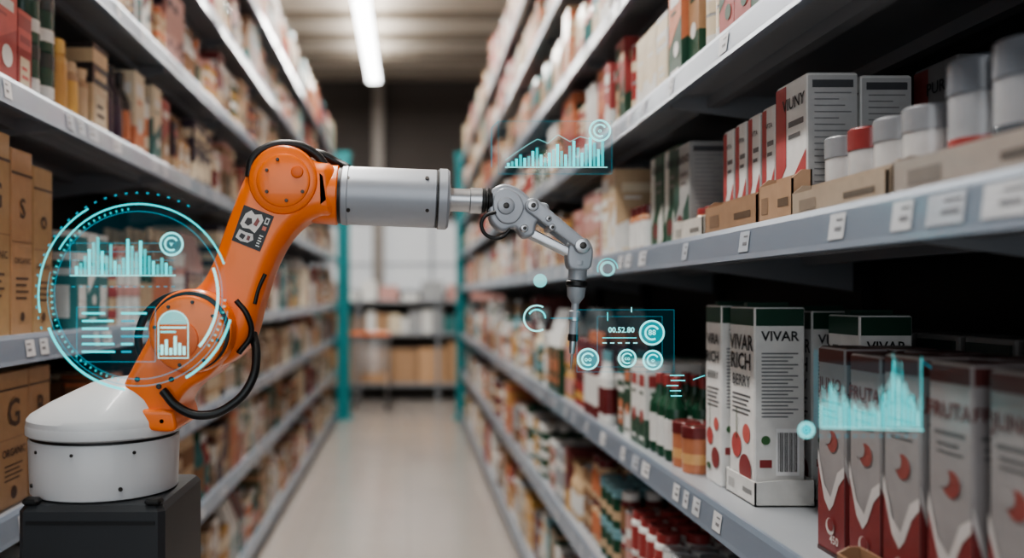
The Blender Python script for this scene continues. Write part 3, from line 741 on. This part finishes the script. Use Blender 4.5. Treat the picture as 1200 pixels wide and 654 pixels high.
h.line(812,445,826,440,1,CY)
h.arc(712,315,6,9,0,360,CY2,2); h.arc(712,315,11,12.5,0,200,CY,2); h.arc(633,329,6,8,0,360,CY2,2); h.disc(633,329,6,CY2,2)
h.done()
h=Holo(1.12)
h.rect(958,424,1080,506,CYD,1,-.001); h.line(962,501,1082,504,1.2,CY2); h.line(956,410,956,500,.6,CYD); h.line(1080,418,1080,506,.7,CY)
for i in range(62):
    env=22+26*math.exp(-((i-8)/9)**2)+52*math.exp(-((i-47)/8)**2); v=env*HR.uniform(.5,1.1)
    h.rect(961+i*1.9,499-v,962.3+i*1.9,501,CY if i%4 else CY2,2 if i%3 else 0)
    h.line(961+i*1.9,499-v,961+i*1.9,499-v-HR.uniform(2,10),.5,CY2)
h.arc(945,504,7,9.5,0,360,CY2); h.arc(945,504,2.5,4.5,0,360,CY); h.disc(945,504,9,CYD,2)
for k in range(12): h.line(960+k*10,511,964+k*10,511,1,CYD)
h.line(1082,424,1092,432,.8,CYD)
h.done()

# ------------------------------------------------------------------ lamps
for (x,ys) in ((-.50,(1.4,4.2,7.0,10.6)),(-2.6,(3,9)),(2.6,(3,9))):
    for y in ys:
        L=2.6 if x==-.50 else 2.4
        if y==10.6: L=3.4
        e=empty('fluorescent_ceiling_light')
        m=MB(); m.cbox(x-.105,x+.105,y-L/2-.03,y+L/2+.03,4.62,4.69,(230,230,230),.01)
        for yy in(-L*.35,L*.35): m.box(x-.006,x+.006,y+yy-.006,y+yy+.006,4.69,5.05,(200,200,200))
        m.obj('housing',[M_white],e)
        m=MB(); m.cbox(x-.09,x+.09,y-L/2,y+L/2,4.585,4.619,(252,253,252),.01); m.obj('diffuser',[M_tube],e)
        ld=bpy.data.lights.new('tube_light','AREA'); ld.shape='RECTANGLE'; ld.size=.16; ld.size_y=L; ld.energy=80 if x==-.50 else 50; ld.color=(1,.97,.925)
        lo=bpy.data.objects.new('tube_light',ld); scene.collection.objects.link(lo); lo.location=(x,y,4.575); lo.parent=e
        ld=bpy.data.lights.new('ceiling_fill','AREA'); ld.shape='RECTANGLE'; ld.size=.16; ld.size_y=L; ld.energy=30; ld.color=(1,.965,.91)  # added upward fill above the housing, brightens the ceiling
        lo=bpy.data.objects.new('ceiling_fill',ld); scene.collection.objects.link(lo); lo.location=(x,y,4.70); lo.rotation_euler=(math.pi,0,0); lo.parent=e
ld=bpy.data.lights.new('front_fill','AREA'); ld.shape='RECTANGLE'; ld.size=4.5; ld.size_y=2.6; ld.energy=56; ld.color=(.95,.975,1)  # added soft fill from behind the camera, not a modelled window
lo=bpy.data.objects.new('front_fill',ld); scene.collection.objects.link(lo); lo.location=(-.3,-2.6,2.4)
lo.rotation_euler=(math.radians(82),0,0)
w=bpy.data.worlds.new('World'); scene.world=w; w.use_nodes=True
w.node_tree.nodes['Background'].inputs[0].default_value=(.75,.82,.9,1); w.node_tree.nodes['Background'].inputs[1].default_value=.4

# ------------------------------------------------------------------ camera
cd=bpy.data.cameras.new('camera'); cam=bpy.data.objects.new('camera',cd); scene.collection.objects.link(cam)
cam.location=(0,0,H); cam.rotation_euler=(math.radians(90),0,0)
cd.sensor_width=36; cd.lens=30; cd.shift_x=(600-VX)/1200; cd.shift_y=(VY-327)/1200
cd.clip_start=.05
cd.dof.use_dof=True; cd.dof.focus_distance=1.58; cd.dof.aperture_fstop=1.3
scene.camera=cam
scene.view_settings.view_transform='AgX'
scene.view_settings.look='AgX - Medium High Contrast'
scene.view_settings.exposure=0.1
